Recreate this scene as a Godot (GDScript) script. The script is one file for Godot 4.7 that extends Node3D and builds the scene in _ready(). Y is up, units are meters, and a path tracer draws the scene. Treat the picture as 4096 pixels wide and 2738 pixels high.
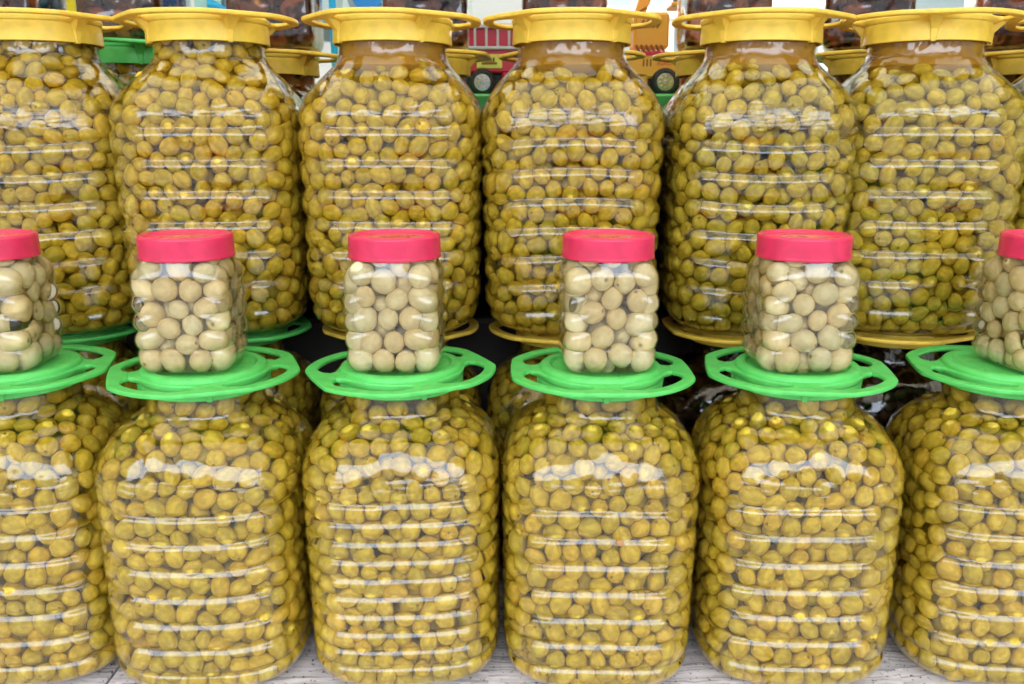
extends Node3D

const CAM := Vector3(0.0, 0.4497, 0.7211)
var M := {}                     # materials by name
var rng := RandomNumberGenerator.new()
var wob := FastNoiseLite.new()
var olive_meshes := []
var cache := {}

func _ready() -> void:
	rng.seed = 20
	wob.seed = 5
	wob.frequency = 38.0
	wob.fractal_octaves = 2
	set_camera_and_light()
	make_materials()
	make_olive_meshes()
	build_setting()
	build_front_row()
	build_stacked_row()
	build_third_row()
	build_small_jars()
	build_background()

# ------------------------------------------------------------------ camera, sky, sun

func set_camera_and_light() -> void:
	var cam := Camera3D.new()
	cam.name = "camera"
	add_child(cam)
	cam.position = CAM
	cam.rotation_degrees = Vector3(-13.5, 0, 0)
	var lens := CameraAttributesPhysical.new()
	lens.frustum_focal_length = 30.3
	lens.exposure_aperture = 12.0
	lens.frustum_focus_distance = 0.69
	lens.frustum_near = 0.02
	lens.frustum_far = 200.0
	cam.attributes = lens
	cam.fov = 43.2
	cam.near = 0.02
	cam.far = 200.0
	cam.current = true
	var sky_mat := ProceduralSkyMaterial.new()
	sky_mat.sky_top_color = Color(0.80, 0.86, 0.94)
	sky_mat.sky_horizon_color = Color(0.93, 0.95, 0.98)
	sky_mat.sky_curve = 0.2
	sky_mat.ground_bottom_color = Color(0.35, 0.34, 0.33)
	sky_mat.ground_horizon_color = Color(0.5, 0.49, 0.48)
	var sky := Sky.new()
	sky.sky_material = sky_mat
	var env := Environment.new()
	env.background_mode = Environment.BG_SKY
	env.sky = sky
	env.background_energy_multiplier = 1.38
	env.tonemap_mode = Environment.TONE_MAPPER_LINEAR
	env.tonemap_exposure = 4.85
	env.sdfgi_enabled = true
	env.ssao_enabled = true
	env.ssil_enabled = true
	var we := WorldEnvironment.new()
	we.name = "world_environment"
	we.environment = env
	add_child(we)
	var sun := DirectionalLight3D.new()
	sun.name = "sun"
	sun.light_energy = 0.8
	sun.light_angular_distance = 14.0
	sun.light_color = Color(1.0, 0.97, 0.92)
	sun.shadow_enabled = true
	sun.rotation_degrees = Vector3(-72, 12, 0)
	add_child(sun)

# ------------------------------------------------------------------ materials

func lin(r: float, g: float, b: float) -> Color:
	return Color(r, g, b).linear_to_srgb()

func mat(called: String, c: Color, rough := 0.5, spec := 0.5) -> StandardMaterial3D:
	var m := StandardMaterial3D.new()
	m.resource_name = called
	m.albedo_color = c
	m.roughness = rough
	m.metallic_specular = spec
	M[called] = m
	return m

func noise_tex(sd: int, freq: float, lo: Color, hi: Color, size := 256, lo_at := 0.3, hi_at := 0.7, oct := 4) -> NoiseTexture2D:
	var n := FastNoiseLite.new()
	n.seed = sd
	n.frequency = freq
	n.fractal_octaves = oct
	var t := NoiseTexture2D.new()
	t.width = size
	t.height = size
	t.seamless = true
	t.noise = n
	var ramp := Gradient.new()
	ramp.offsets = PackedFloat32Array([lo_at, hi_at])
	ramp.colors = PackedColorArray([lo, hi])
	t.color_ramp = ramp
	return t

func make_materials() -> void:
	var speck := noise_tex(3, 0.02, Color(0.88, 0.86, 0.82), Color(1, 1, 1))
	var mottle := noise_tex(8, 0.012, Color(0.35, 0.27, 0.25), Color(1, 0.95, 0.85), 256, 0.35, 0.65)
	var soft := noise_tex(4, 0.02, Color(0.95, 0.94, 0.92), Color(1, 1, 1))
	var tones := {
		"ochre": [[0.822, 0.579, 0.062], [0.778, 0.558, 0.057], [0.733, 0.537, 0.057], [0.834, 0.558, 0.067], [0.689, 0.505, 0.057], [0.822, 0.590, 0.078], [0.778, 0.541, 0.062], [0.854, 0.622, 0.092], [0.712, 0.537, 0.072]],
		"green": [[0.733, 0.558, 0.067], [0.689, 0.537, 0.067], [0.778, 0.579, 0.072], [0.633, 0.495, 0.062], [0.756, 0.579, 0.092], [0.712, 0.526, 0.057], [0.766, 0.558, 0.067], [0.667, 0.549, 0.083]],
		"cream": [[0.900, 0.745, 0.400], [0.861, 0.724, 0.400], [0.882, 0.702, 0.362], [0.819, 0.713, 0.400], [0.900, 0.778, 0.455], [0.861, 0.670, 0.335]],
		"dark": [[0.050, 0.020, 0.014], [0.035, 0.016, 0.012], [0.065, 0.025, 0.015]],
		"bulb": [[0.62, 0.34, 0.17], [0.45, 0.22, 0.10], [0.28, 0.12, 0.06], [0.72, 0.46, 0.26]],
	}
	for k in tones:
		M[k] = []
		M[k + "_tones"] = tones[k]
		for c in tones[k]:
			var m := mat(k + "_skin", lin(c[0], c[1], c[2]), 0.5, 0.35)
			m.vertex_color_use_as_albedo = true
			m.albedo_texture = mottle if k == "bulb" else soft if k == "cream" else speck
			M[k].append(m)
	var mm := mat("packed_skin", Color(1, 1, 1), 0.5, 0.35)
	mm.vertex_color_use_as_albedo = true
	mm.albedo_texture = speck
	pane("clear_plastic", Color(0.97, 0.97, 0.95), 0.0, 0.0)
	M.clear_plastic.metallic_specular = 0.4
	liquid("olive_brine", lin(1.0, 0.962, 0.66))
	pane("amber_brine", lin(0.72, 0.37, 0.065), 0.68, 0.2)
	M.amber_brine.metallic_specular = 0.0
	liquid("pale_brine", lin(0.98, 0.95, 0.88))
	liquid("dark_brine", lin(0.60, 0.34, 0.27))
	pane("window_glass", Color(0.9, 0.97, 1.0), 0.06, 0.02)
	var scuff := noise_tex(11, 0.012, Color(0.93, 0.945, 0.93), Color(1, 1, 1), 512, 0.3, 0.6)
	var soil := noise_tex(12, 0.05, Color(1, 1, 1), Color(1, 1, 1), 256)
	for p in [["green_plastic", [0.095, 0.56, 0.11]], ["yellow_plastic", [0.93, 0.61, 0.075]], ["pink_plastic", [0.70, 0.03, 0.095]]]:
		var c = p[1]
		var m := mat(p[0], lin(c[0], c[1], c[2]), 0.42, 0.5)
		m.albedo_texture = scuff
		m.uv1_triplanar = true
		m.uv1_scale = Vector3(9, 9, 9)
	M.pink_plastic.roughness = 0.3
	M.yellow_plastic.subsurf_scatter_enabled = true
	M.yellow_plastic.subsurf_scatter_strength = 0.12
	mat("pink_recess", lin(0.72, 0.10, 0.11), 0.12, 0.7)
	mat("red_paint", lin(0.66, 0.018, 0.05), 0.35)
	mat("orange_paint", lin(0.85, 0.38, 0.035), 0.4)
	mat("black_rubber", lin(0.018, 0.018, 0.02), 0.6)
	var ch := mat("chrome", lin(0.75, 0.77, 0.78), 0.18)
	ch.metallic = 0.9
	mat("silver_paint", lin(0.62, 0.58, 0.64), 0.35)
	mat("label_yellow", lin(0.80, 0.72, 0.12), 0.5)
	mat("label_brown", lin(0.25, 0.09, 0.02), 0.6)
	mat("print_red", lin(0.75, 0.10, 0.05), 0.6)
	mat("blue_plastic", lin(0.01, 0.24, 0.72), 0.3)
	mat("sky_blue_plastic", lin(0.01, 0.42, 0.80), 0.35)
	mat("lemon_plastic", lin(0.88, 0.68, 0.02), 0.45)
	mat("grey_plastic", lin(0.30, 0.36, 0.42), 0.4)
	mat("white_plastic", lin(0.80, 0.82, 0.83), 0.4)
	mat("teal_paper", lin(0.45, 0.72, 0.72), 0.6)
	mat("pale_blue_board", lin(0.58, 0.72, 0.78), 0.5)
	mat("card_orange", lin(0.82, 0.42, 0.14), 0.6)
	mat("dark_wood", lin(0.045, 0.032, 0.026), 0.7)
	mat("street", lin(0.11, 0.108, 0.105), 0.85)
	var aw := mat("awning_cloth", lin(0.40, 0.38, 0.34), 0.9)
	aw.backlight_enabled = true
	aw.backlight = Color(0.92, 0.90, 0.85)
	mat("dark_glass", lin(0.05, 0.055, 0.06), 0.15)
	mat("facade", lin(0.36, 0.33, 0.30), 0.85)
	mat("render_wall", lin(0.55, 0.53, 0.50), 0.9)
	mat("dirt", lin(0.06, 0.045, 0.035), 0.9)
	# white-washed planks: streaks of grain run along x
	M.planks = []
	for k in 3:
		var im := Image.create(512, 256, false, Image.FORMAT_RGB8)
		var n := FastNoiseLite.new()
		n.seed = 40 + k
		n.frequency = 0.03
		n.fractal_octaves = 4
		for y in 256:
			for x in 512:
				var bend := n.get_noise_2d(x * 0.25, y * 0.3) * 9.0
				var v := n.get_noise_2d(x * 0.22, (y + bend) * 2.6) * 0.5 + n.get_noise_2d(x * 0.9 + 900, y * 1.1) * 0.22
				var crack := smoothstep(0.30, 0.46, absf(n.get_noise_2d(x * 0.12 + 300, (y + bend) * 3.6)))
				var spot := smoothstep(0.42, 0.55, n.get_noise_2d(x * 4.0, y * 4.0 + 500))
				var g := clampf(0.86 + v * 0.30 - crack * 0.22 - spot * 0.35, 0.16, 0.93)
				im.set_pixel(x, y, Color(g, g * 0.955, g * 0.945))
		var m := mat("whitewashed_wood", Color(1, 1, 1), 0.55)
		m.albedo_texture = ImageTexture.create_from_image(im)
		M.planks.append(m)

func pane(called: String, c: Color, alpha: float, rough: float) -> void:
	var m := mat(called, Color(c.r, c.g, c.b, alpha), rough)
	m.transparency = BaseMaterial3D.TRANSPARENCY_ALPHA
	m.cull_mode = BaseMaterial3D.CULL_DISABLED

func liquid(called: String, c: Color) -> void:
	var m := mat(called, Color(c.r, c.g, c.b, 0.0), 0.0)
	m.refraction_enabled = true
	m.refraction_scale = 0.036
	m.cull_mode = BaseMaterial3D.CULL_DISABLED

# ------------------------------------------------------------------ node helpers

func thing(called: String, label: String, category: String, at := Vector3.ZERO, yaw := 0.0, group := "") -> Node3D:
	var o := Node3D.new()
	o.name = called
	add_child(o, true)
	fix_name(o, called, self)
	o.position = at
	o.rotation.y = yaw
	tag(o, label, category, group)
	return o

func tag(o: Node, label: String, category: String, group := "") -> void:
	o.set_meta("label", label)
	o.set_meta("category", category)
	if group:
		o.set_meta("group", group)

var taken := {}

func fix_name(o: Node, called: String, parent: Node) -> void:
	var key := str(parent.get_instance_id()) + called
	var k: int = taken.get(key, 0)
	taken[key] = k + 1
	o.name = called if k == 0 else "%s_%03d" % [called, k]

func put(called: String, mesh: Mesh, material: Material, parent: Node, at := Vector3.ZERO) -> MeshInstance3D:
	var o := MeshInstance3D.new()
	o.mesh = mesh
	o.material_override = material
	parent.add_child(o)
	fix_name(o, called, parent)
	o.position = at
	return o

# ------------------------------------------------------------------ mesh helpers

# rows of points, each row closed round; outward is dv x du when rows go up and columns from +x to +z
func grid(rows: Array, flip := false, smooth := true) -> ArrayMesh:
	var nr := rows.size()
	var nc: int = rows[0].size()
	var v := PackedVector3Array()
	var nrm := PackedVector3Array()
	var uv := PackedVector2Array()
	var idx := PackedInt32Array()
	for i in nr:
		for j in nc + 1:
			var jj := j % nc
			v.append(rows[i][jj])
			var du: Vector3 = rows[i][(jj + 1) % nc] - rows[i][(jj + nc - 1) % nc]
			var dv: Vector3 = rows[mini(i + 1, nr - 1)][jj] - rows[maxi(i - 1, 0)][jj]
			var n := dv.cross(du)
			if n.length_squared() < 1e-20:
				n = Vector3.UP if i > nr / 2 else Vector3.DOWN
				if flip:
					n = -n
			n = n.normalized()
			nrm.append(-n if flip else n)
			uv.append(Vector2(float(j) / nc, float(i) / (nr - 1)))
	for i in nr - 1:
		for j in nc:
			var a := i * (nc + 1) + j
			var b := a + nc + 1
			if flip:
				idx.append_array([a, b, a + 1, a + 1, b, b + 1])
			else:
				idx.append_array([a, a + 1, b, a + 1, b + 1, b])
	return arr(v, nrm, uv, idx)

func arr(v: PackedVector3Array, n: PackedVector3Array, uv: PackedVector2Array, idx: PackedInt32Array, col := PackedColorArray()) -> ArrayMesh:
	var a := []
	a.resize(Mesh.ARRAY_MAX)
	a[Mesh.ARRAY_VERTEX] = v
	a[Mesh.ARRAY_NORMAL] = n
	a[Mesh.ARRAY_TEX_UV] = uv
	a[Mesh.ARRAY_INDEX] = idx
	if col.size():
		a[Mesh.ARRAY_COLOR] = col
	var m := ArrayMesh.new()
	m.add_surface_from_arrays(Mesh.PRIMITIVE_TRIANGLES, a)
	return m

func join(list: Array) -> ArrayMesh:          # [[mesh, transform], ...]
	var st := SurfaceTool.new()
	for e in list:
		st.append_from(e[0], 0, e[1])
	return st.commit()

# round profile of (radius, height) points turned about y; doubled points make a crease
func lathe(pts: Array, seg := 96, wave := 0.0, waves := 0, wave_from := -1.0, wave_to := -2.0) -> ArrayMesh:
	var rows := []
	for p in pts:
		var row := PackedVector3Array()
		for j in seg:
			var t := TAU * j / seg
			var r: float = p.x
			if waves and p.y >= wave_from and p.y <= wave_to:
				r += wave * sin(t * waves)
			row.append(Vector3(r * cos(t), p.y, r * sin(t)))
		rows.append(row)
	return grid(rows)

func rounded(size: Vector3, bevel: float) -> ArrayMesh:      # a box with chamfered edges
	var key := "box%s%s" % [size, bevel]
	if cache.has(key):
		return cache[key]
	var h := size / 2
	var b := minf(bevel, minf(h.x, minf(h.y, h.z)) * 0.9)
	var st := SurfaceTool.new()
	st.begin(Mesh.PRIMITIVE_TRIANGLES)
	st.set_smooth_group(-1)
	var pt := func(sx: int, sy: int, sz: int, ax: int) -> Vector3:
		var p := Vector3(sx * (h.x - b), sy * (h.y - b), sz * (h.z - b))
		p[ax] = [sx, sy, sz][ax] * h[ax]
		return p
	var quad := func(a: Vector3, bb: Vector3, c: Vector3, d: Vector3) -> void:
		var out := (a + bb + c + d)
		var l := [a, bb, c, a, c, d]
		if (bb - a).cross(c - a).dot(out) > 0:
			l = [a, c, bb, a, d, c]
		for p in l:
			st.add_vertex(p)
	for ax in 3:
		var u := (ax + 1) % 3
		var w := (ax + 2) % 3
		for s in [-1, 1]:
			var q := []
			for e in [[-1, -1], [1, -1], [1, 1], [-1, 1]]:
				var g := [0, 0, 0]
				g[ax] = s
				g[u] = e[0]
				g[w] = e[1]
				q.append(pt.call(g[0], g[1], g[2], ax))
			quad.call(q[0], q[1], q[2], q[3])
			for s2 in [-1, 1]:          # the chamfer between axis ax and axis u
				var c := []
				for k in [-1, 1]:
					var g := [0, 0, 0]
					g[ax] = s
					g[u] = s2
					g[w] = k
					c.append(pt.call(g[0], g[1], g[2], ax))
					c.append(pt.call(g[0], g[1], g[2], u))
				quad.call(c[0], c[2], c[3], c[1])
	for sx in [-1, 1]:
		for sy in [-1, 1]:
			for sz in [-1, 1]:
				var a: Vector3 = pt.call(sx, sy, sz, 0)
				var c: Vector3 = pt.call(sx, sy, sz, 1)
				var d: Vector3 = pt.call(sx, sy, sz, 2)
				if (c - a).cross(d - a).dot(a + c + d) > 0:
					st.add_vertex(a); st.add_vertex(d); st.add_vertex(c)
				else:
					st.add_vertex(a); st.add_vertex(c); st.add_vertex(d)
	st.generate_normals()
	cache[key] = st.commit()
	return cache[key]

func at(p: Vector3, turn := Vector3.ZERO) -> Transform3D:
	return Transform3D(Basis.from_euler(turn), p)

func disc(r: float, h: float, bevel: float, seg := 40, hole := 0.0) -> ArrayMesh:   # a short cylinder along y
	var p := [Vector2(hole, 0), Vector2(hole, 0), Vector2(r - bevel, 0), Vector2(r - bevel, 0), Vector2(r, bevel), Vector2(r, h - bevel), Vector2(r - bevel, h), Vector2(r - bevel, h), Vector2(hole, h), Vector2(hole, h)]
	if hole > 0.0:
		p.append(Vector2(hole, 0))
	return lathe(p, seg)

# ------------------------------------------------------------------ olives

func make_olive_meshes() -> void:
	for k in 5:
		var rows := 13
		var cols := 16
		var v := PackedVector3Array()
		var n := PackedVector3Array()
		var uv := PackedVector2Array()
		var col := PackedColorArray()
		var idx := PackedInt32Array()
		var long: float = [1.24, 1.14, 1.36, 1.20, 1.08][k]
		var pear: float = [0.06, 0.0, 0.1, -0.05, 0.03][k]
		for i in rows:
			var t := PI * i / (rows - 1)
			for j in cols + 1:
				var a := TAU * j / cols
				var s := sin(t)
				var y := cos(t)
				var r := s * (1.0 + pear * y) * (1.0 + 0.025 * sin(2 * a + k))
				var pit := 0.16 if i == 0 else 0.0
				v.append(Vector3(r * cos(a), (y - pit) * long, r * sin(a)) * 0.94)
				n.append(Vector3(s * cos(a), y / long, s * sin(a)).normalized())
				uv.append(Vector2(j * 1.0 / cols, i * 0.5 / rows + k * 0.19))
				col.append(Color(0.22, 0.15, 0.10) if i == 0 else Color(0.97, 0.96, 0.9) if i < 3 else Color(1, 1, 1))
		for i in rows - 1:
			for j in cols:
				var a := i * (cols + 1) + j
				var b := a + cols + 1
				idx.append_array([a, b, a + 1, a + 1, b, b + 1])
		olive_meshes.append(arr(v, n, uv, idx, col))

# vessel shapes: Vector3(height, half width, exponent of the super-ellipse)
var LOW := [Vector3(0, .064, 3), Vector3(.003, .071, 3.2), Vector3(.010, .0795, 3.4), Vector3(.022, .0826, 3.6), Vector3(.05, .0832, 3.6), Vector3(.170, .0850, 3.6), Vector3(.183, .0847, 3.5), Vector3(.194, .0835, 3.4), Vector3(.206, .0800, 3.1), Vector3(.217, .0735, 2.7), Vector3(.2245, .0665, 2.4), Vector3(.230, .057, 2.1), Vector3(.2335, .0505, 2), Vector3(.2395, .0492, 2), Vector3(.266, .049, 2)]
var TALL := [Vector3(0, .066, 3), Vector3(.003, .073, 3.2), Vector3(.010, .081, 3.4), Vector3(.024, .0866, 3.6), Vector3(.196, .0905, 3.6), Vector3(.211, .0890, 3.4), Vector3(.226, .0828, 3.1), Vector3(.241, .0715, 2.6), Vector3(.254, .0595, 2.1), Vector3(.261, .0542, 2), Vector3(.266, .0528, 2), Vector3(.298, .0525, 2)]
const FLOOR := -0.012
var SMALL := [Vector3(0, .033, 5), Vector3(.003, .0375, 5), Vector3(.008, .039, 6), Vector3(.018, .039, 6), Vector3(.021, .0372, 6), Vector3(.064, .0372, 6), Vector3(.068, .0392, 6), Vector3(.080, .0392, 6), Vector3(.086, .0372, 4), Vector3(.0895, .0352, 2.4), Vector3(.104, .0345, 2)]
var PICKLE := [Vector3(0, .043, 6), Vector3(.003, .0475, 7), Vector3(.010, .0495, 8), Vector3(.135, .0495, 8), Vector3(.150, .045, 4), Vector3(.158, .040, 2), Vector3(.172, .039, 2)]

func half(shape: Array, y: float) -> Vector2:
	if y <= shape[0].x:
		return Vector2(shape[0].y, shape[0].z)
	for i in shape.size() - 1:
		var a: Vector3 = shape[i]
		var b: Vector3 = shape[i + 1]
		if y <= b.x:
			var t := (y - a.x) / (b.x - a.x)
			return Vector2(lerpf(a.y, b.y, t), lerpf(a.z, b.z, t))
	var l: Vector3 = shape[-1]
	return Vector2(l.y, l.z)

func smooth_half(shape: Array, y: float) -> Vector2:       # corners of the profile rounded off
	var s := Vector2.ZERO
	for k in [-2, -1, 0, 1, 2]:
		s += half(shape, clampf(y + k * 0.0022, shape[0].x, shape[-1].x)) * [0.12, 0.23, 0.30, 0.23, 0.12][k + 2]
	return s

# grooves pressed into the wall: depth at height y; pitch and style differ between batches
func groove(kind: Dictionary, y: float) -> float:
	if not kind.has("pitch") or y < kind.from - kind.pitch * 0.5 or y > kind.to + kind.pitch * 0.5:
		return 0.0
	var t: float = (y - kind.from) / kind.pitch
	var d: float = (t - roundf(t)) * kind.pitch
	return kind.depth * exp(-pow(d / (kind.width * (1.35 if d > 0 else 0.95)), 2.0))

func vessel(kind: Dictionary, inset: float, seg: int, dy: float, y_to := 99.0, closed := false) -> ArrayMesh:
	var shape: Array = kind.shape
	var rows := []
	var top: float = minf(shape[-1].x, y_to)
	var count := int(ceil(top / dy))
	var first := PackedVector3Array()
	for j in seg:
		first.append(Vector3(0, inset, 0))
	rows.append(first)
	for i in count + 1:
		var y := top * i / count
		var h := smooth_half(shape, y)
		var sag: float = kind.get("sag", 0.0)
		var row := PackedVector3Array()
		for j in seg:
			var t := TAU * j / seg
			var c := cos(t)
			var s := sin(t)
			var wj := h.x - inset - groove(kind, y + sag * s * s)
			if kind.has("bead"):      # bubbles down the four corners
				var corner := pow(absf(sin(2 * t)), 5.0)
				if y > 0.0205 and y < 0.066:
					wj += corner * (0.0036 * pow(absf(sin(PI * (y - 0.0205) / 0.0148)), 0.7) - 0.0002)
			var r := wj / pow(pow(absf(c), h.y) + pow(absf(s), h.y), 1.0 / h.y)
			var p := Vector3(r * c, y + (inset if i == 0 else 0.0), r * s)
			if inset < 0.0012:
				var q: Vector3 = p + kind.get("salt", Vector3.ZERO)
				var shoulder: float = smoothstep(0.175, 0.195, y) if shape == LOW else smoothstep(0.19, 0.22, y) if shape == TALL else 0.0
				r += wob.get_noise_3d(q.x, q.y * lerpf(1.4, 0.5, shoulder), q.z) * (kind.get("wobble", 0.0005) + shoulder * (0.0010 if shape == LOW else 0.0003))
				if shoulder > 0.0 and h.y < 2.05:
					r += wob.get_noise_3d(q.x * 3.0, q.y * 1.5, q.z * 3.0) * 0.0006
			row.append(Vector3(r * c, p.y, r * s))
		rows.append(row)
	if closed:
		var last := PackedVector3Array()
		for j in seg:
			last.append(Vector3(0, top, 0))
		rows.append(rows[-1].duplicate())
		rows.append(last)
	return grid(rows)

func wall_mesh(kind: Dictionary, seg: int, dy: float) -> ArrayMesh:      # outer and inner skin of the plastic
	var inner := kind.duplicate()
	var a := vessel(kind, 0.0, seg, dy)
	var b := vessel(inner, 0.0005, seg, dy)
	return join([[a, Transform3D()], [b, Transform3D()]])

# packs balls of mean size r against the wall of a vessel; returns [[position, size, distance to wall], ...]
func pack(kind: Dictionary, r: float, fill: float, sd: int, shell: float, tight := 0.60) -> Array:
	var shape: Array = kind.shape
	var g := RandomNumberGenerator.new()
	g.seed = sd
	var wmax := 0.0
	for q in shape:
		wmax = maxf(wmax, q.y)
	# tables by height
	var steps := 160
	var tw := PackedFloat32Array()
	var tn := PackedFloat32Array()
	var ts := PackedFloat32Array()
	for i in steps + 1:
		var y := fill * i / steps
		var h := smooth_half(shape, y)
		var h2 := smooth_half(shape, y + 0.002)
		tw.append(h.x - 0.0014 - kind.get("depth", 0.0) * 0.5)
		tn.append(h.y)
		ts.append(clampf((h2.x - h.x) / 0.002, -1.5, 1.5))
	var gap := func(p: Vector3) -> float:
		var i := clampi(int(p.y / fill * steps), 0, steps)
		var f := pow(pow(absf(p.x), tn[i]) + pow(absf(p.z), tn[i]), 1.0 / tn[i])
		return (tw[i] - f) / sqrt(1.0 + ts[i] * ts[i])
	var inside := 0
	var tries := 6000
	for k in tries:
		var p := Vector3(g.randf_range(-wmax, wmax), g.randf_range(0.002, fill), g.randf_range(-wmax, wmax))
		var d: float = gap.call(p)
		if d > 0 and (d < shell or p.y < shell * 0.7 or p.y > fill - shell):
			inside += 1
	var volume := 4.0 * wmax * wmax * (fill - 0.002) * inside / tries
	var count := int(tight * volume / (4.19 * r * r * r))
	var pos := PackedVector3Array()
	var rad := PackedFloat32Array()
	while pos.size() < count:
		var p := Vector3(g.randf_range(-wmax, wmax), g.randf_range(r, fill - r), g.randf_range(-wmax, wmax))
		var d: float = gap.call(p)
		if d > r * 0.5 and (d < shell or p.y < shell * 0.7 or p.y > fill - shell):
			pos.append(p)
			rad.append(r * g.randf_range(0.88, 1.13))
	var cell := r * 2.3
	var nx := int(ceil(2 * wmax / cell)) + 2
	var ny := int(ceil(fill / cell)) + 2
	for it in 42:
		var head := PackedInt32Array()
		head.resize(nx * ny * nx)
		head.fill(-1)
		var nxt := PackedInt32Array()
		nxt.resize(count)
		for i in count:
			var p := pos[i]
			var c := (clampi(int((p.x + wmax) / cell), 0, nx - 1) * ny + clampi(int(p.y / cell), 0, ny - 1)) * nx + clampi(int((p.z + wmax) / cell), 0, nx - 1)
			nxt[i] = head[c]
			head[c] = i
		for i in count:
			var p := pos[i]
			var ix := clampi(int((p.x + wmax) / cell), 0, nx - 1)
			var iy := clampi(int(p.y / cell), 0, ny - 1)
			var iz := clampi(int((p.z + wmax) / cell), 0, nx - 1)
			var ri := rad[i]
			for cx in range(maxi(ix - 1, 0), mini(ix + 2, nx)):
				for cy in range(maxi(iy - 1, 0), mini(iy + 2, ny)):
					var base := (cx * ny + cy) * nx
					for cz in range(maxi(iz - 1, 0), mini(iz + 2, nx)):
						var j := head[base + cz]
						while j >= 0:
							if j > i:
								var d := pos[j] - p
								var reach := ri + rad[j]
								var l2 := d.length_squared()
								if l2 < reach * reach and l2 > 1e-12:
									var l := sqrt(l2)
									var push := d * ((reach - l) / l * 0.42)
									pos[j] += push
									p -= push
							j = nxt[j]
			# the wall, the floor and the surface
			var k := clampi(int(p.y / fill * steps), 0, steps)
			var e := tn[k]
			var ax := absf(p.x) + 1e-6
			var az := absf(p.z) + 1e-6
			var f := pow(pow(ax, e) + pow(az, e), 1.0 / e)
			var out := Vector3(pow(ax / f, e - 1.0) * signf(p.x), 0, pow(az / f, e - 1.0) * signf(p.z))
			out = (out / maxf(out.length(), 0.2) + Vector3(0, -ts[k], 0)).normalized()
			var d2 := (tw[k] - f) / sqrt(1.0 + ts[k] * ts[k])
			if d2 < ri:
				p += out * (d2 - ri)
			elif d2 < ri * 1.7 and it < 36:
				p += out * minf(d2 - ri, 0.0006)
			elif d2 > shell and p.y > shell and p.y < fill - shell:
				p += out * minf(d2 - shell, 0.001)
			p.y = clampf(p.y - 0.0001, ri + 0.001, fill - ri * 0.6)
			pos[i] = p
	var res := []
	for i in count:
		res.append([pos[i], rad[i], gap.call(pos[i])])
	return res

# fills a vessel: the olives that show each as a part, the rest as one mass
func fill_with(jar: Node3D, packed: Array, quarter: int, tone: String, r: float, called: String, single := true, above := -1.0, most := 290) -> void:
	var b := Basis(Vector3.UP, quarter * PI / 2)
	var g := RandomNumberGenerator.new()
	g.seed = hash(jar.name) + 17
	var eye := jar.to_local(CAM) if jar.is_inside_tree() else CAM - jar.position
	var front := []
	var rest := []
	for e in packed:
		var p: Vector3 = b * e[0]
		var to := (eye - p).normalized()
		var side := Vector3(p.x, 0, p.z).normalized()
		if single and e[2] < r * 1.75 and side.dot(Vector3(to.x, 0, to.z).normalized()) > 0.08 and p.y > above:
			front.append([e[2] / r - side.dot(to) * 1.5, p, e[1]])
		else:
			rest.append([0, p, e[1]])
	front.sort_custom(func(x, y): return x[0] < y[0])
	while front.size() > most:
		rest.append(front.pop_back())
	for f in front:
		var p: Vector3 = f[1]
		var o := put(called, olive_meshes[[1, 4, 3, 4][g.randi() % 4] if tone == "cream" else g.randi() % 5], M[tone][g.randi() % M[tone].size()], jar, p)
		o.basis = tumble(p, g) * Basis.from_scale(Vector3.ONE * f[2])
	if rest.size():
		var mm := MultiMesh.new()
		mm.transform_format = MultiMesh.TRANSFORM_3D
		mm.use_colors = true
		mm.mesh = olive_meshes[0]
		mm.instance_count = rest.size()
		for i in rest.size():
			var p: Vector3 = rest[i][1]
			mm.set_instance_transform(i, Transform3D(tumble(p, g) * Basis.from_scale(Vector3.ONE * rest[i][2]), p))
			var c = M[tone + "_tones"][g.randi() % M[tone + "_tones"].size()]
			mm.set_instance_color(i, Color(c[0], c[1], c[2]))
		var o := MultiMeshInstance3D.new()
		o.multimesh = mm
		o.material_override = M.packed_skin
		jar.add_child(o)
		fix_name(o, "packed_" + called + "s", jar)
		o.set_meta("kind", "stuff")

func tumble(p: Vector3, g: RandomNumberGenerator) -> Basis:
	# the long axis lies mostly along the wall
	var out := Vector3(p.x, 0, p.z).normalized()
	var axis := Vector3(g.randfn(), g.randfn(), g.randfn()).normalized()
	if g.randf() < 0.6:
		axis = (axis - out * axis.dot(out) * 0.8).normalized()
	var x := axis.cross(Vector3(0.31, 0.52, 0.8)).normalized()
	return Basis(x, axis, x.cross(axis))

# ------------------------------------------------------------------ handled lids

func ring_edge(t: float, big: float) -> float:          # outline of the handle ring: a circle cut by four flats
	var a := fposmod(t + PI / 4, PI / 2) - PI / 4
	var r := minf(big, big * 0.93 / cos(a))
	return lerpf(r, big, 0.2)

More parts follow.
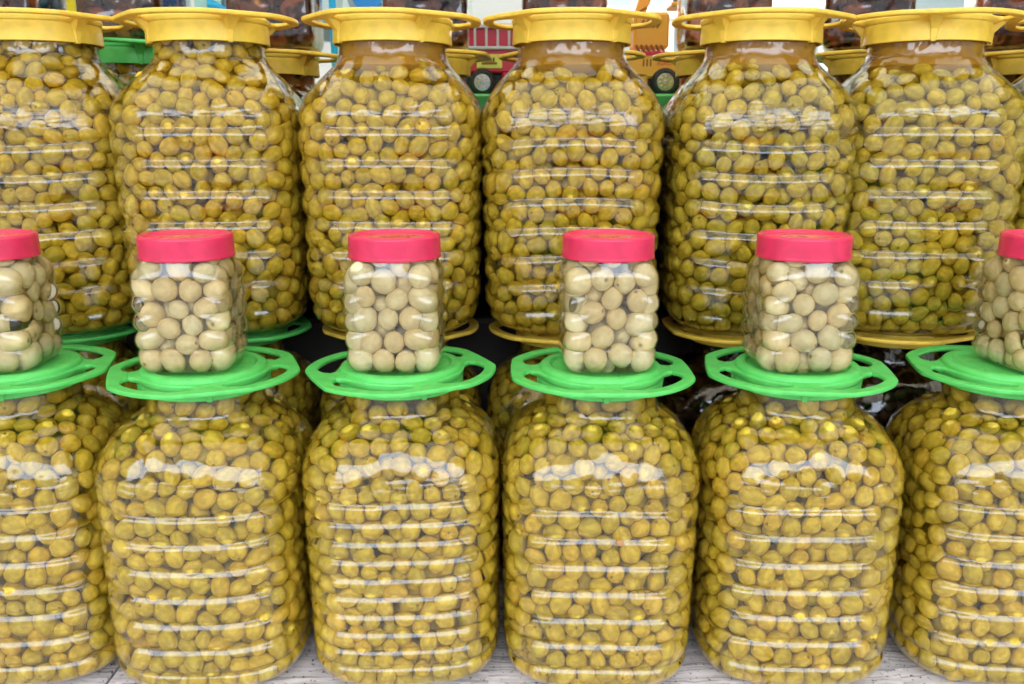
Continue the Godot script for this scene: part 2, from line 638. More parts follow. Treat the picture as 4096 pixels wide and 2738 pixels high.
func ring_mesh(rd: float, big: float) -> ArrayMesh:
	var key := "ring%s" % rd
	if cache.has(key):
		return cache[key]
	var seg := 240
	var parts := []
	var gate := deg_to_rad(36.0)
	var th := 0.0042
	var outer := []
	for k in 13:
		outer.append(PackedVector3Array())
	var inner := []
	for k in 8:
		inner.append(PackedVector3Array())
	for j in seg:
		var t := TAU * j / seg
		var a := fposmod(t, PI / 2) - PI / 4            # 0 in the middle of a slot
		var ro := ring_edge(t, big)
		var u := clampf(absf(a) / gate, 0.0, 1.0)
		var open := pow(maxf(1.0 - pow(u, 5.0), 0.0), 0.5)
		var so := ro - 0.0098
		var si := rd + 0.0015
		var mid := lerpf(si, so, 0.5)
		so = lerpf(mid - 0.0004, so, open)
		si = lerpf(mid + 0.0004, si, open)
		var b := 0.0013
		var prof := [Vector2(so, -th + b), Vector2(so + b, -th), Vector2(ro - b, -th), Vector2(ro - b * 0.3, -th + b * 0.3), Vector2(ro, -th + b), Vector2(ro, -b), Vector2(ro - b * 0.3, -b * 0.3), Vector2(ro - b, 0), Vector2(so + b, -0.0002), Vector2(so + b * 0.3, -b * 0.4), Vector2(so, -b), Vector2(so, -b * 1.4), Vector2(so, -th + b)]
		for k in 13:
			outer[k].append(Vector3(prof[k].x * cos(t), prof[k].y, prof[k].x * sin(t)))
		var prof2 := [Vector2(rd - 0.004, -th - 0.004), Vector2(rd + 0.0005, -th - 0.0025), Vector2(maxf(si - b, rd + 0.0006), -th), Vector2(si, -th + b), Vector2(si, -b - 0.0003), Vector2(si - b * 0.4, -b * 0.4 - 0.0003), Vector2(maxf(si - b, rd + 0.0002), -0.0004), Vector2(rd - 0.004, 0.0004)]
		for k in 8:
			inner[k].append(Vector3(prof2[k].x * cos(t), prof2[k].y, prof2[k].x * sin(t)))
	parts.append([grid(outer), Transform3D()])
	parts.append([grid(inner), Transform3D()])
	for k in 4:
		# a raised pad over each bridge
		parts.append([rounded(Vector3(0.013, 0.0016, 0.011), 0.0006), Transform3D(Basis(Vector3.UP, k * PI / 2), Vector3.ZERO) * at(Vector3((rd + big * 0.923) / 2 - 0.001, 0.0002, 0))])
	cache[key] = join(parts)
	return cache[key]

func gusset(rd: float, h: float) -> ArrayMesh:       # the web under a bridge, tapering down the skirt
	var key := "gusset%s%s" % [rd, h]
	if cache.has(key):
		return cache[key]
	var st := SurfaceTool.new()
	st.begin(Mesh.PRIMITIVE_TRIANGLES)
	st.set_smooth_group(-1)
	var x0 := rd - 0.003
	var a := [Vector3(x0, -0.0045, -0.0075), Vector3(0.0715, -0.0045, -0.0065), Vector3(rd + 0.0022, -h * 0.62, -0.0028), Vector3(rd + 0.0016, -h - 0.0008, -0.0018), Vector3(x0, -h - 0.0008, -0.0018)]
	var n := a.size()
	var b := []
	for p in a:
		b.append(Vector3(p.x, p.y, -p.z))
	var tri := func(p: Vector3, q: Vector3, r: Vector3) -> void:
		st.add_vertex(p); st.add_vertex(q); st.add_vertex(r)
	for k in n:
		var l := (k + 1) % n
		tri.call(a[k], a[l], b[k])
		tri.call(b[k], a[l], b[l])
	for k in range(1, n - 1):
		tri.call(a[0], a[k + 1], a[k])
		tri.call(b[0], b[k], b[k + 1])
	st.generate_normals()
	cache[key] = st.commit()
	return cache[key]

# the lid with its top at the jar's height; parts of parts: the ring and the webs
func handled_lid(jar: Node3D, top: float, rd: float, h: float, m: Material, yaw: float) -> void:
	var key := "lid%s%s" % [rd, h]
	if not cache.has(key):
		cache[key] = lathe([Vector2(0, -0.0022), Vector2(rd * 0.78, -0.0022), Vector2(rd * 0.80, -0.002), Vector2(rd * 0.825, -0.0002), Vector2(rd * 0.84, 0), Vector2(rd - 0.0045, 0), Vector2(rd - 0.002, -0.0006), Vector2(rd - 0.0006, -0.0022), Vector2(rd, -0.005), Vector2(rd + 0.0008, -h + 0.0008), Vector2(rd + 0.0005, -h), Vector2(rd - 0.001, -h), Vector2(rd - 0.0014, -h + 0.001), Vector2(rd - 0.002, -0.006), Vector2(0, -0.0055)].map(func(p): return p), 96)
	var lid := put("lid", cache[key], m, jar, Vector3(0, top, 0))
	lid.rotation.y = yaw
	put("handle_ring", ring_mesh(rd, 0.0868 if h > 0.022 else 0.0818), m, lid, Vector3(0, -0.0024 if h > 0.022 else -0.0040, 0))
	for k in 4:
		var w := put("web", gusset(rd, h), m, lid)
		w.rotation.y = k * PI / 2

# ------------------------------------------------------------------ jars

var kinds := {}
var packs := {}

func get_kind(called: String) -> Dictionary:
	if kinds.has(called):
		return kinds[called]
	var k := {}
	match called:
		"low_a":
			k = {"shape": LOW, "from": 0.027, "to": 0.1715, "pitch": 0.0240, "depth": 0.0031, "width": 0.0034, "salt": Vector3(1, 0, 0)}
		"low_c":
			k = {"shape": LOW, "from": 0.027, "to": 0.1715, "pitch": 0.0240, "depth": 0.0031, "width": 0.0034, "sag": 0.0055, "salt": Vector3(4, 1, 6)}
		"low_b":
			k = {"shape": LOW, "from": 0.027, "to": 0.1715, "pitch": 0.0165, "depth": 0.0026, "width": 0.0031, "salt": Vector3(2, 5, 0)}
		"tall_a":
			k = {"shape": TALL, "from": 0.026, "to": 0.195, "pitch": 0.0285, "depth": 0.0030, "width": 0.0042, "salt": Vector3(3, 0, 4)}
		"tall_b":
			k = {"shape": TALL, "from": 0.026, "to": 0.195, "pitch": 0.0270, "depth": 0.0033, "width": 0.0040, "sag": 0.007, "salt": Vector3(7, 2, 4)}
		"small":
			k = {"shape": SMALL, "bead": true, "wobble": 0.0003}
		"pickle":
			k = {"shape": PICKLE, "wobble": 0.0004}
	if called == "small":
		k.wall = wall_mesh(k, 144, 0.0011)
		k.brine = vessel(k, 0.0010, 144, 0.0011, 0.099, true)
	elif called == "pickle":
		k.wall = wall_mesh(k, 96, 0.003)
		k.brine = vessel(k, 0.0010, 96, 0.003, 0.16, true)
	else:
		k.wall = wall_mesh(k, 144, 0.0012)
	kinds[called] = k
	return k

func get_pack(called: String, r: float, fill: float, sd: int) -> Array:
	var key := "%s%s%d" % [called, fill, sd]
	if not packs.has(key):
		var k := get_kind(called)
		packs[key] = pack(k, r, fill, sd, 0.035, 0.625)
	return packs[key]

# a large jar; opts: kind, lid, lid_yaw, fill, seed, quarter, tone, brine_to, single, above
func big_jar(label: String, group: String, pos: Vector3, yaw: float, o: Dictionary) -> Node3D:
	var k := get_kind(o.kind)
	var tall: bool = o.kind.begins_with("tall")
	var h := 0.3025 if tall else 0.2708
	var jar := thing(o.get("called", "olive_jar"), label, "jar", pos, yaw, group)
	put("jar_wall", k.wall, M.clear_plastic, jar).rotation.y = o.get("quarter", 0) * PI / 2
	var key := "brine%s%s" % [o.kind, o.get("neck", false)]
	if not cache.has(key):
		cache[key] = vessel(k, 0.0010, 144, 0.0012, 0.258 if not tall else 0.290, true)
	put("brine", cache[key], M[o.get("brine", "olive_brine")], jar).rotation.y = o.get("quarter", 0) * PI / 2
	if o.get("neck", false):
		var a := 0.226 if not tall else 0.253
		if not cache.has("neck" + o.kind):
			var rows := []
			var hh := smooth_half(k.shape, a).x
			for p in [Vector2(0, a - .022), Vector2(hh * .55, a - .018), Vector2(hh * .85, a - .008), Vector2(hh - .005, a), Vector2(hh - .004, a + .001), Vector2(smooth_half(k.shape, a + .008).x - .004, a + .008), Vector2(k.shape[-1].y - .004, a + .018), Vector2(k.shape[-1].y - .004, h - .016), Vector2(k.shape[-1].y - .005, h - .0155), Vector2(0, h - .0155)]:
				rows.append(p)
			cache["neck" + o.kind] = lathe(rows, 64)
		put("neck_brine", cache["neck" + o.kind], M.amber_brine, jar)
	fill_with(jar, get_pack(o.kind, 0.0080, o.fill, o.seed), o.get("quarter", 0), o.tone, 0.0080, o.get("fruit", "olive"), o.get("single", true), o.get("above", -1.0))
	jar.rotation.z = [0.0, 0.007, -0.005, 0.004, -0.008, 0.005][(hash(label) >> 3) % 6]
	handled_lid(jar, h, 0.0573 if tall else 0.0525, 0.027 if tall else 0.0185, M[o.lid], o.get("lid_yaw", 0.0))
	return jar

func build_front_row() -> void:
	var g := "large green lidded olive jars in the front row"
	var list := [
		["large front olive jar cut off by the left picture edge, green handled lid", -0.4269, -16, "low_a", 1, 0],
		["large front olive jar second from the left, green handled lid", -0.2663, -22, "low_c", 2, 0],
		["large front olive jar third from the left with closely spaced ribs, green lid", -0.0947, -27, "low_b", 3, 0],
		["large front olive jar with a small brown fleck on its side, green lid", 0.0747, 0, "low_c", 1, 1],
		["large front olive jar fifth from the left, green handled lid", 0.2478, 10, "low_a", 2, 2],
		["large front olive jar cut off by the right picture edge, green handled lid", 0.4296, 12, "low_a", 3, 3],
	]
	var yaws := [0.05, 0.03, 0.04, -0.02, -0.03, -0.08]
	for i in list.size():
		var e = list[i]
		big_jar(e[0], g, Vector3(e[1], FLOOR, [0.0, 0.004, 0.0, 0.003, 0.0, 0.0][i]), yaws[i], {"kind": e[3], "seed": e[4], "quarter": e[5], "fill": 0.250, "tone": "ochre", "lid": "green_plastic", "lid_yaw": deg_to_rad(-e[2] + 90.0) - yaws[i]})
	var sp := RandomNumberGenerator.new()
	sp.seed = 91
	var bits := []
	for i in 6:
		for k in 26:
			var a := sp.randf() * TAU
			var q := sp.randf_range(.034, .0435) if k < 20 else sp.randf_range(.044, .05)
			var sz := sp.randf_range(.0003, .0008)
			bits.append([rounded(Vector3(.001, .0004, .001), .0002), Transform3D(Basis(Vector3.UP, a).scaled(Vector3.ONE * sz * 1000.0), Vector3(list[i][1] + q * cos(a), .2588 - (.0021 if q < .042 else .0), q * sin(a) + [0.0, 0.004, 0.0, 0.003, 0.0, 0.0][i]))])
	for k in 150:
		var sz := sp.randf_range(.0005, .0016)
		bits.append([rounded(Vector3(.001, .0006, .001), .0002), Transform3D(Basis(Vector3.UP, sp.randf() * TAU).scaled(Vector3.ONE * sz * 1000.0), Vector3(-.43 + .171 * (sp.randi() % 6) + sp.randfn() * .03 + .085, FLOOR + .0004, sp.randf_range(.0, .09)))])
	var grit := put("grit", join(bits), M.dirt, self)
	grit.set_meta("kind", "stuff")
	tag(grit, "dark specks of grit on the table boards and green lid tops", "grit")
	tag(put("bread_crumb", rounded(Vector3(.006, .005, .003), .001), M.bulb[3], self, Vector3(.086, .133, .0887)), "small brown fleck stuck on the fourth front olive jar", "fleck")

func build_stacked_row() -> void:
	# the lower tier of the second row, then the tall jars that stand on its lids
	var xs := [-0.4625, -0.2963, -0.1185, 0.0585, 0.2417, 0.4045]
	var place := ["far left", "second from the left", "third from the left", "fourth from the left", "fifth from the left", "sixth from the left"]
	for i in 6:
		var dark := i >= 4
		big_jar(("dark brown preserve jar, yellow lid," if dark else "shadowed olive jar, %s lid," % ("green" if i < 2 else "yellow")) + " under the tall jar " + place[i], "jars in the shadow under the tall jars", Vector3(xs[i], FLOOR, -0.173), 0.0, {"called": "preserve_jar" if dark else "olive_jar", "kind": "low_a", "seed": 1 + i % 3, "quarter": (i + 2) % 4, "fill": 0.250, "tone": "dark" if dark else "green", "lid": "green_plastic" if i < 2 else "yellow_plastic", "lid_yaw": 0.4 * i, "brine": "dark_brine" if dark else "olive_brine", "above": 0.14, "fruit": "dark_fruit" if dark else "olive"})
	var tall := [
		["tall yellow lidded olive jar cut off by the left picture edge", "ochre", 11, 0, 0.288, -30, false],
		["tall yellow lidded olive jar second from the left, full to its neck", "ochre", 12, 0, 0.288, 35, false],
		["tall yellow lidded olive jar third from the left, left of the fire truck", "ochre", 13, 0, 0.262, 35, true],
		["tall yellow lidded olive jar between the fire truck and the crane truck", "ochre", 13, 1, 0.252, 40, true],
		["tall yellow lidded olive jar right of the toy crane truck", "green", 13, 2, 0.258, 40, true],
		["tall yellow lidded olive jar sixth from the left, amber neck", "green", 13, 3, 0.252, -15, true],
		["tall olive jar at the right edge of the upper row, only a sliver in view", "green", 12, 1, 0.288, 20, false],
	]
	xs.append(0.5785)
	for i in 7:
		var e = tall[i]
		big_jar(e[0], "tall yellow lidded olive jars in the upper row", Vector3(xs[i], 0.2590, -0.173), [0.04, 0.05, 0.0, 0.0, -0.02, -0.05, 0.0][i], {"kind": "tall_b" if i in [0, 3, 4] else "tall_a", "seed": e[2], "quarter": e[3], "fill": e[4], "tone": e[1], "lid": "yellow_plastic", "lid_yaw": deg_to_rad(e[5]), "neck": e[6]})
	big_jar("shadowed olive jar under the sliver of tall jar at the right edge", "jars in the shadow under the tall jars", Vector3(0.5785, FLOOR, -0.173), 0, {"kind": "low_a", "seed": 1, "fill": 0.250, "tone": "green", "lid": "yellow_plastic", "single": false})

func build_small_jars() -> void:
	var k := get_kind("small")
	var ridged := lathe([Vector2(0, .0035), Vector2(.0300, .0035), Vector2(.0322, .0040), Vector2(.0336, .0060), Vector2(.0346, .0066), Vector2(.0362, .0066), Vector2(.0373, .0060), Vector2(.0379, .0045), Vector2(.0380, .0040), Vector2(.0381, -.0098), Vector2(.0385, -.0102), Vector2(.0386, -.0122), Vector2(.0378, -.0126), Vector2(.0368, -.0120), Vector2(.0365, 0), Vector2(0, .001)], 360, 0.00030, 60, -0.0098, 0.004)
	var recess := lathe([Vector2(0, .0037), Vector2(.020, .0037), Vector2(.0205, .0041), Vector2(.0215, .0041), Vector2(.022, .0037), Vector2(.0298, .0037), Vector2(.0298, .0034)], 64)
	var list := [[-0.4359, 0.03, "leftmost, cut off by the picture edge"], [-0.2707, 0.05, "second from the left"], [-0.0976, -0.02, "third from the left"], [0.080, 0.03, "fourth from the left"], [0.2425, 0.05, "fifth from the left"], [0.4480, 0.15, "rightmost, cut off by the picture edge"]]
	for i in 6:
		var e = list[i]
		var jar := thing("small_olive_jar", "small pink lidded jar of cream olives, " + e[2], "jar", Vector3(e[0], 0.2590, 0.004), e[1], "small pink lidded jars standing on the green lids")
		put("jar_wall", k.wall, M.clear_plastic, jar)
		put("brine", k.brine, M.pale_brine, jar)
		fill_with(jar, get_small_pack(1 + i % 3), [0, 1, 2, 3, 0, 2][i], "cream", 0.0096, "olive")
		var lid := put("lid", ridged, M.pink_plastic, jar, Vector3(0, 0.1045, 0))
		lid.rotation.y = e[1] * 9
		put("lid_recess", recess, M.pink_recess, lid)

func get_small_pack(sd: int) -> Array:
	var key := "small%d" % sd
	if not packs.has(key):
		packs[key] = pack(get_kind("small"), 0.0096, 0.100, 200 + sd, 0.04, 0.62)
	return packs[key]

func build_third_row() -> void:
	# jars behind the tall ones, on a riser, with dark pickle jars on their lids
	var riser := put("riser", rounded(Vector3(1.8, 0.253, 0.19), 0.004), M.dark_wood, self, Vector3(0, 0.1145, -0.354))
	tag(riser, "dark wooden riser board behind the lower jars", "riser")
	var xs := [-0.63, -0.450, -0.290, -0.107, 0.072, 0.255, 0.436, 0.617]
	for i in 8:
		var green := i == 1
		big_jar("%s lidded jar behind the tall jars, %s" % ["green" if green else "yellow", ["far left", "the only green lid there", "third along", "left of the fire truck", "between the truck and the crane", "right of the crane truck", "second from right", "far right"][i]], "jars of the third row, mostly hidden", Vector3(xs[i], 0.2415 + (0.011 if green else 0.0), -0.355), 0.0, {"kind": "tall_b", "seed": 12, "quarter": i % 4, "fill": 0.288, "tone": "dark" if i != 1 else "green", "lid": "green_plastic" if green else "yellow_plastic", "lid_yaw": 0.5 * i, "single": false, "brine": "dark_brine" if i != 1 else "olive_brine", "neck": not green, "called": "preserve_jar"})
	var k := get_kind("pickle")
	var bulbs := []
	for sd in 2:
		bulbs.append(pack(k, 0.0185, 0.145, 300 + sd, 0.06, 0.58))
	var spots := [[-0.592, 0.0], [-0.445, -0.1], [-0.278, 0.05], [-0.1005, 0.04], [0.060, 0.0], [0.249, -0.04], [0.420, -0.35], [0.592, -0.3]]
	var words := ["far left above the first yellow lid", "right of the blue panel", "left of the blue handle", "directly left of the red fire truck", "above the fourth yellow lid", "right of the crane truck", "second from the right with a dusty side", "far right with a dusty side"]
	for i in spots.size():
		var s = spots[i]
		var jar := thing("pickle_jar", "square clear jar of brown pickled bulbs, " + words[i], "jar", Vector3(s[0], 0.546 + (0.0105 if i == 1 else 0.0), -0.36), s[1], "square jars of brown pickles along the top")
		put("jar_wall", k.wall, M.clear_plastic, jar)
		put("brine", k.brine, M.dark_brine, jar)
		fill_with(jar, bulbs[i % 2], i % 4, "bulb", 0.0185, "pickled_bulb", true)
		put("lid", disc(0.0415, 0.016, 0.002), M.lemon_plastic, jar, Vector3(0, 0.165, 0))

# ------------------------------------------------------------------ setting

func build_setting() -> void:
	var ground := MeshInstance3D.new()
	var plane := PlaneMesh.new()
	plane.size = Vector2(120, 120)
	ground.mesh = plane
	ground.material_override = M.street
	ground.name = "ground"
	ground.position = Vector3(0, -0.792, 0)
	ground.set_meta("kind", "structure")
	add_child(ground)
	# the table, of whitewashed planks laid along x, the front two jointed where the photo shows it
	var table := thing("display_table", "whitewashed wooden display table under all the jars", "table", Vector3(0, 0, 0))
	var seams := [[-1.0, -0.352, 0.22, 1.0], [-1.0, -0.1, 0.6, 1.0], [-1.0, -0.352, 0.4, 1.0]]
	var z0 := 0.235
	for r in 10:
		var z1 := z0 - (0.098 if r else 0.30)
		var s = seams[r % 3] if r else seams[0]
		for k in 3:
			var a: float = s[k] + 0.0012
			var b: float = s[k + 1] - 0.0012
			var st := SurfaceTool.new()
			st.append_from(rounded(Vector3(b - a, 0.022, z0 - z1 - 0.0016), 0.0012), 0, Transform3D())
			var m: ArrayMesh = st.commit()
			put("plank", uv_top(m, Vector2(2.4, 5.0), Vector2(rng.randf(), rng.randf())), M.planks[(r + k) % 3], table, Vector3((a + b) / 2, FLOOR - 0.0115, (z0 + z1) / 2))
		z0 = z1
	put("frame", rounded(Vector3(2.0, 0.03, 1.06), 0.002), M.dark_wood, table, Vector3(0, FLOOR - 0.0385, -0.297))
	for p in [Vector3(-.95, 0, .18), Vector3(.95, 0, .18), Vector3(-.95, 0, -.78), Vector3(.95, 0, -.78)]:
		put("leg", rounded(Vector3(.05, .724, .05), .003), M.dark_wood, table, Vector3(p.x, FLOOR - .4165, p.z))
	# what roofs the stall and what stands across the street: they shape the light
	var aw := thing("awning", "grey cloth awning roofing the market stall", "awning", Vector3(0, 0, 0))
	put("cloth", rounded(Vector3(9, 0.01, 5.0), 0.002), M.awning_cloth, aw, Vector3(0, 2.0, -0.85))
	put("valance", rounded(Vector3(9, 0.3, 0.008), 0.002), M.awning_cloth, aw, Vector3(0, 1.84, 1.655))
	put("side_cloth", rounded(Vector3(0.01, 2.7, 3.6), 0.002), M.awning_cloth, aw, Vector3(-1.9, .6, -.3))
	put("side_cloth", rounded(Vector3(0.01, 2.7, 3.6), 0.002), M.awning_cloth, aw, Vector3(1.9, .6, -.3))
	var row := thing("building", "low shop building across the street", "building", Vector3(0, -0.792, 8.5))
	put("wall", rounded(Vector3(30, 3.1, 1), .01), M.facade, row, Vector3(0, 1.55, .5))
	for k in 9:
		put("window", rounded(Vector3(1.5, 1.6, .05), .01), M.dark_glass, row, Vector3(-10 + k * 2.5, 1.5, -.01))

# strip lamps: one hangs under the awning, three stand before the shop shelves
func strip_lamp(label: String, p: Vector3, long: float, energy: float, glow: float, down := true) -> void:
	var o := thing("strip_lamp", label, "lamp", p, 0.0, "white strip lamps")
	if down:
		put("housing", rounded(Vector3(long + .04, .03, .06), .004), M.white_plastic, o, Vector3(0, .03, 0))
	var m := mat("lamp_glow", Color(1, 1, 1))
	m.emission_enabled = true
	m.emission = Color(1, 0.98, 0.94)
	m.emission_energy_multiplier = glow
	put("tube", rounded(Vector3(long, .02, .03), .006), m, o)
	if down:
		var l := AreaLight3D.new()
		l.name = "light"
		l.area_size = Vector2(long, .03)
		l.light_energy = energy
		l.light_color = Color(1, 0.97, 0.92)
		l.shadow_enabled = true
		l.area_range = 6.0
		o.add_child(l)
		l.position = Vector3(0, -.013, 0)
		l.rotation.x = -PI / 2
	else:
		var l := OmniLight3D.new()
		l.name = "light"
		l.light_energy = energy
		l.light_color = Color(1, 0.98, 0.94)
		l.shadow_enabled = true
		l.omni_range = 6.0
		l.omni_attenuation = 2.0
		l.light_size = .01
		o.add_child(l)

func uv_top(m: ArrayMesh, scale: Vector2, offset: Vector2) -> ArrayMesh:
	var a := m.surface_get_arrays(0)
	var v: PackedVector3Array = a[Mesh.ARRAY_VERTEX]
	var uv := PackedVector2Array()
	for p in v:
		uv.append(Vector2(p.x * scale.x, (p.z + p.y) * scale.y) + offset)
	a[Mesh.ARRAY_TEX_UV] = uv
	var r := ArrayMesh.new()
	r.add_surface_from_arrays(Mesh.PRIMITIVE_TRIANGLES, a)
	return r

# ------------------------------------------------------------------ things behind

func wheel(parent: Node3D, p: Vector3, r: float) -> void:
	var turn := Vector3(PI / 2, 0, 0)
	var w := put("wheel", join([[disc(r, 0.014, 0.004, 40), at(Vector3(0, -0.007, 0))]]), M.black_rubber, parent, p)
	w.rotation = turn
	var spokes := [[disc(r * 0.62, 0.002, 0.0008, 32), at(Vector3(0, 0.0068, 0))], [disc(r * 0.16, 0.004, 0.001, 16), at(Vector3(0, 0.0068, 0))]]
	for k in 8:
		spokes.append([disc(r * 0.085, 0.0035, 0.001, 10), at(Vector3(cos(k * PI / 4) * r * 0.4, 0.0068, sin(k * PI / 4) * r * 0.4))])
	put("hub", join(spokes), M.chrome, w)

func lettering(text: String, m: Material, parent: Node3D, p: Vector3, size: float, called := "lettering") -> void:
	var t := TextMesh.new()
	var f := SystemFont.new()
	f.font_names = PackedStringArray(["Droid Sans"])
	f.font_weight = 700
	t.font = f
	t.text = text
	t.font_size = 16
	t.pixel_size = size / 16.0
	t.depth = 0.0006
	put(called, t, m, parent, p)

func build_background() -> void:
	# a green lidded jar row carries the toys
	var shelf := thing("toy_shelf", "green board on a dark crate that the toy trucks stand on", "shelf", Vector3(0, 0, -0.64))
	put("board", rounded(Vector3(1.9, 0.02, 0.34), 0.003), M.green_plastic, shelf, Vector3(0, 0.4925, 0))
	put("crate", rounded(Vector3(1.88, 0.493, 0.33), 0.003), M.dark_wood, shelf, Vector3(0, 0.2355, 0))
	var z := -0.56
	var t := thing("toy_fire_truck", "red toy fire truck with a silver ladder and black wheel", "toy truck", Vector3(0.02, 0.5025, z - 0.03))
	put("body", join([[rounded(Vector3(.20, .034, .062), .003), at(Vector3(0, .049, 0))], [rounded(Vector3(.20, .032, .058), .003), at(Vector3(0, .083, 0))], [rounded(Vector3(.045, .026, .062), .003), at(Vector3(-.012, .022, 0))], [rounded(Vector3(.03, .026, .062), .003), at(Vector3(.085, .022, 0))]]), M.red_paint, t)
	put("chassis", rounded(Vector3(.19, .026, .05), .002), M.black_rubber, t, Vector3(0, .019, 0))
	for x in [-.062, .048]:
		wheel(t, Vector3(x, .019, .030), .019)
		wheel(t, Vector3(x, .019, -.030), .019)
	var ladder := []
	ladder.append([rounded(Vector3(.19, .0055, .004), .001), at(Vector3(0, .095, .033))])
	ladder.append([rounded(Vector3(.19, .0045, .004), .001), at(Vector3(0, .066, .033))])
	put("ladder", join(ladder), M.silver_paint, t)
	for k in 12:
		put("rung", rounded(Vector3(.0035, .0255, .003), .0008), M.silver_paint, t, Vector3(-.088 + k * .016, .0804, .0328))
	var plate := put("plate", rounded(Vector3(.036, .019, .002), .0008), M.label_yellow, t, Vector3(-.052, .048, .0317))
	put("emblem", join([[rounded(Vector3(.015, .006, .001), .0004), at(Vector3(0, .002, 0))], [rounded(Vector3(.022, .003, .001), .0004), at(Vector3(0, -.003, 0))]]), M.label_brown, plate, Vector3(0, 0, .0012))
	for k in 3:
		put("emblem_bar", rounded(Vector3(.0012, .006, .001), .0003), M.label_yellow, plate, Vector3(-.004 + k * .004, .002, .0017))
	var cab_window := put("cab_window", rounded(Vector3(.028, .036, .002), .0008), M.silver_paint, t, Vector3(.008, .043, .0317))
	put("pane", rounded(Vector3(.023, .015, .0016), .0005), M.chrome, cab_window, Vector3(0, .009, .001))
	for k in 4:
		put("louvre", rounded(Vector3(.023, .0026, .0016), .0005), M.white_plastic, cab_window, Vector3(0, -.002 - k * .004, .001))

	var c := thing("toy_crane_truck", "orange yellow toy crane truck with a boom and black wheel", "toy truck", Vector3(0.235, 0.5025, z - 0.03))
	put("body", join([[rounded(Vector3(.17, .036, .064), .003), at(Vector3(.005, .043, 0))], [rounded(Vector3(.022, .026, .064), .003), at(Vector3(.018, .020, 0))], [rounded(Vector3(.04, .026, .064), .003), at(Vector3(-.062, .02, 0))]]), M.orange_paint, c)
	put("chassis", rounded(Vector3(.16, .022, .05), .002), M.black_rubber, c, Vector3(0, .017, 0))
	for x in [-.018, .062]:
		wheel(c, Vector3(x, .0195, .030), .0195)
		wheel(c, Vector3(x, .0195, -.030), .0195)
	var cabin := put("cabin", join([[rounded(Vector3(.05, .05, .05), .004), at(Vector3(-.038, .09, 0))], [rounded(Vector3(.007, .06, .007), .001), at(Vector3(.008, .095, .02))], [rounded(Vector3(.007, .06, .007), .001), at(Vector3(.036, .095, .02))], [rounded(Vector3(.055, .007, .05), .002), at(Vector3(.016, .125, 0))]]), M.orange_paint, c)
	put("pane", rounded(Vector3(.022, .05, .004), .001), M.window_glass, cabin, Vector3(.022, .095, .02))
	for k in 5:
		var v := put("vent", rounded(Vector3(.003, .012, .002), .0006), M.label_brown, c, Vector3(-.052 + k * .006, .099, .0255))
		v.rotation.z = -.5
	for k in 6:
		var v := put("vent", rounded(Vector3(.003, .011, .002), .0006), M.label_brown, c, Vector3(-.058 + k * .007, .0655, .0315))
		v.rotation.z = .5
	put("skirt_stripe", rounded(Vector3(.05, .005, .002), .0006), M.red_paint, c, Vector3(-.035, .0585, .0323))
	for k in 3:
		put("slot", rounded(Vector3(.0022, .010, .002), .0006), M.label_brown, c, Vector3(-.049 + k * .005, .046, .0318))
	lettering("AIACA", M.print_red, c, Vector3(-.0175, .0455, .0322), .0085)
	put("slot", rounded(Vector3(.012, .004, .002), .0006), M.label_brown, c, Vector3(.019, .028, .0318))
	put("reflector", rounded(Vector3(.004, .011, .002), .0006), M.print_red, c, Vector3(.02, .015, .0318))
	var boom := put("boom", join([[rounded(Vector3(.016, .19, .014), .002), at(Vector3(.0, .085, 0))]]), M.orange_paint, c, Vector3(-.058, .10, -.005))
	boom.rotation.z = -.35
	for k in 6:
		var b := put("brace", rounded(Vector3(.003, .018, .002), .0006), M.label_brown, boom, Vector3(0, .02 + k * .026, .0078))
		b.rotation.z = .7 if k % 2 else -.7
	put("hook_block", rounded(Vector3(.016, .03, .012), .003), M.grey_plastic, c, Vector3(.0, .143, .012))
	put("hook_lamp", disc(.007, .004, .001, 20), M.red_paint, c, Vector3(.0, .138, .018)).rotation.x = PI / 2

	var post := thing("toy_tower", "bright yellow plastic toy post at the top left", "toy", Vector3(-0.645, 0.5025, -0.60), 0.6)
	put("post", rounded(Vector3(.034, .22, .034), .003), M.lemon_plastic, post, Vector3(0, .11, 0))
	put("base", rounded(Vector3(.06, .012, .06), .003), M.lemon_plastic, post, Vector3(0, .006, 0))
	var bin := put("storage_box", rounded(Vector3(.09, .2, .06), .012), M.blue_plastic, self, Vector3(-.585, .609, -.655))
	tag(bin, "blue plastic box beside the yellow post at top left", "box")
	var bag := thing("toy_bag", "grey clear toy bag with curved blue straps", "bag", Vector3(-.40, .5025, -.66))
	put("sack", rounded(Vector3(.11, .2, .05), .012), M.grey_plastic, bag, Vector3(0, .1, -.01))
	for k in 2:
		var rows := []
		for i in 17:
			var row := PackedVector3Array()
			var u := i / 16.0
			var mid := Vector3(-.05 + u * .11, .165 - .085 * pow(u, 1.4) - k * .03, .022)
			for j in 8:
				row.append(mid + Vector3(0, cos(TAU * j / 8) * .0075, sin(TAU * j / 8) * .004))
			rows.append(row)
		put("strap", grid(rows), M.sky_blue_plastic, bag)
	put("tag", rounded(Vector3(.04, .03, .002), .0006), M.teal_paper, bag, Vector3(-.05, .135, .021))
	var pack2 := thing("toy_packet", "white and grey packet with a round blue print and blue handle", "packet", Vector3(-.215, .5025, -.68))
	put("sack", rounded(Vector3(.12, .2, .05), .012), M.white_plastic, pack2, Vector3(.01, .1, 0))
	put("rim", disc(.032, .003, .001, 40), M.grey_plastic, pack2, Vector3(0, .15, .0245)).rotation.x = PI / 2
	put("print", disc(.025, .003, .001, 40), M.blue_plastic, pack2, Vector3(0, .152, .0262)).rotation.x = PI / 2
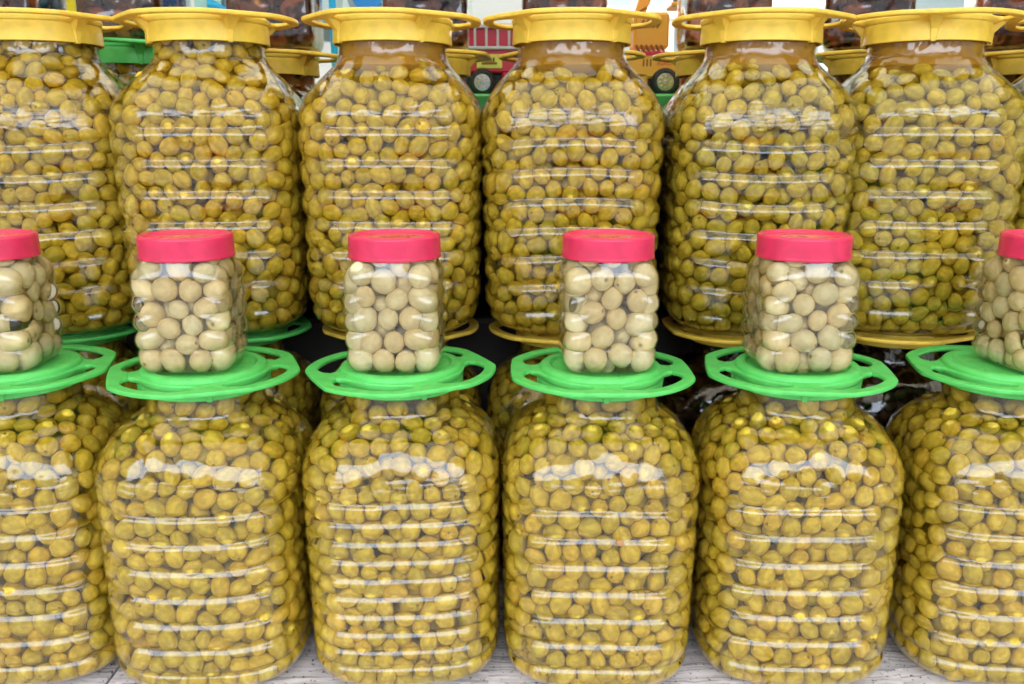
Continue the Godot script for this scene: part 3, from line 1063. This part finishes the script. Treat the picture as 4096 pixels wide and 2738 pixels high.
	put("handle", join([[rounded(Vector3(.010, .14, .010), .003), at(Vector3(-.052, .10, .035))], [rounded(Vector3(.018, .014, .012), .003), at(Vector3(-.05, .118, .035))]]), M.sky_blue_plastic, pack2)
	var card := thing("toy_package", "orange and white toy package above the red truck", "package", Vector3(.01, .5025, -.78))
	put("card", rounded(Vector3(.16, .095, .05), .003), M.card_orange, card, Vector3(0, .0475, 0))
	for k in 4:
		put("figure", disc(.006, .002, .0006, 16), M.label_yellow, card, Vector3(-.03 + k * .014, .078 + .002 * (k % 2), .0255)).rotation.x = PI / 2
	put("blister", rounded(Vector3(.16, .1, .04), .006), M.white_plastic, card, Vector3(0, .146, 0))

	strip_lamp("white strip lamp in the shop above the crane truck", Vector3(.37, .775, -1.75), .34, .03, 0.5, false)
	strip_lamp("white strip lamp in the shop at upper right", Vector3(.82, .79, -1.75), .34, .03, 0.5, false)
	strip_lamp("white strip lamp in the shop above the fire truck", Vector3(.02, .84, -1.75), .34, .03, 0.5, false)
	# the shop interior far behind
	var wall := put("shop_wall", rounded(Vector3(7, 3.0, .1), .003), M.render_wall, self, Vector3(0, .73, -3.2))
	tag(wall, "pale shop wall at the very back", "wall")
	var sh := thing("shop_shelving", "pale blue and white shop shelving far behind the jars", "shelving", Vector3(0, -0.792, -2.2))
	put("back_panel", rounded(Vector3(5, 2.6, .02), .002), M.pale_blue_board, sh, Vector3(0, 1.3, -.2))
	for k in 11:
		put("upright", rounded(Vector3(.035, 2.6, .03), .003), M.white_plastic, sh, Vector3(-2.5 + k * .5, 1.3, .0))
	for k in 9:
		put("shelf", rounded(Vector3(5, .022, .3), .002), M.white_plastic, sh, Vector3(0, .25 + k * .27, -.04))
	for k in 16:
		var pm: Material = [M.white_plastic, M.teal_paper, M.pale_blue_board, M.white_plastic, M.card_orange][k % 5]
		put("carton", rounded(Vector3(.12 + .05 * (k % 3), .16 + .03 * (k % 2), .12), .004), pm, sh, Vector3(-1.6 + k * .21, 1.341 + (.08 + .015 * (k % 2)), -.05))
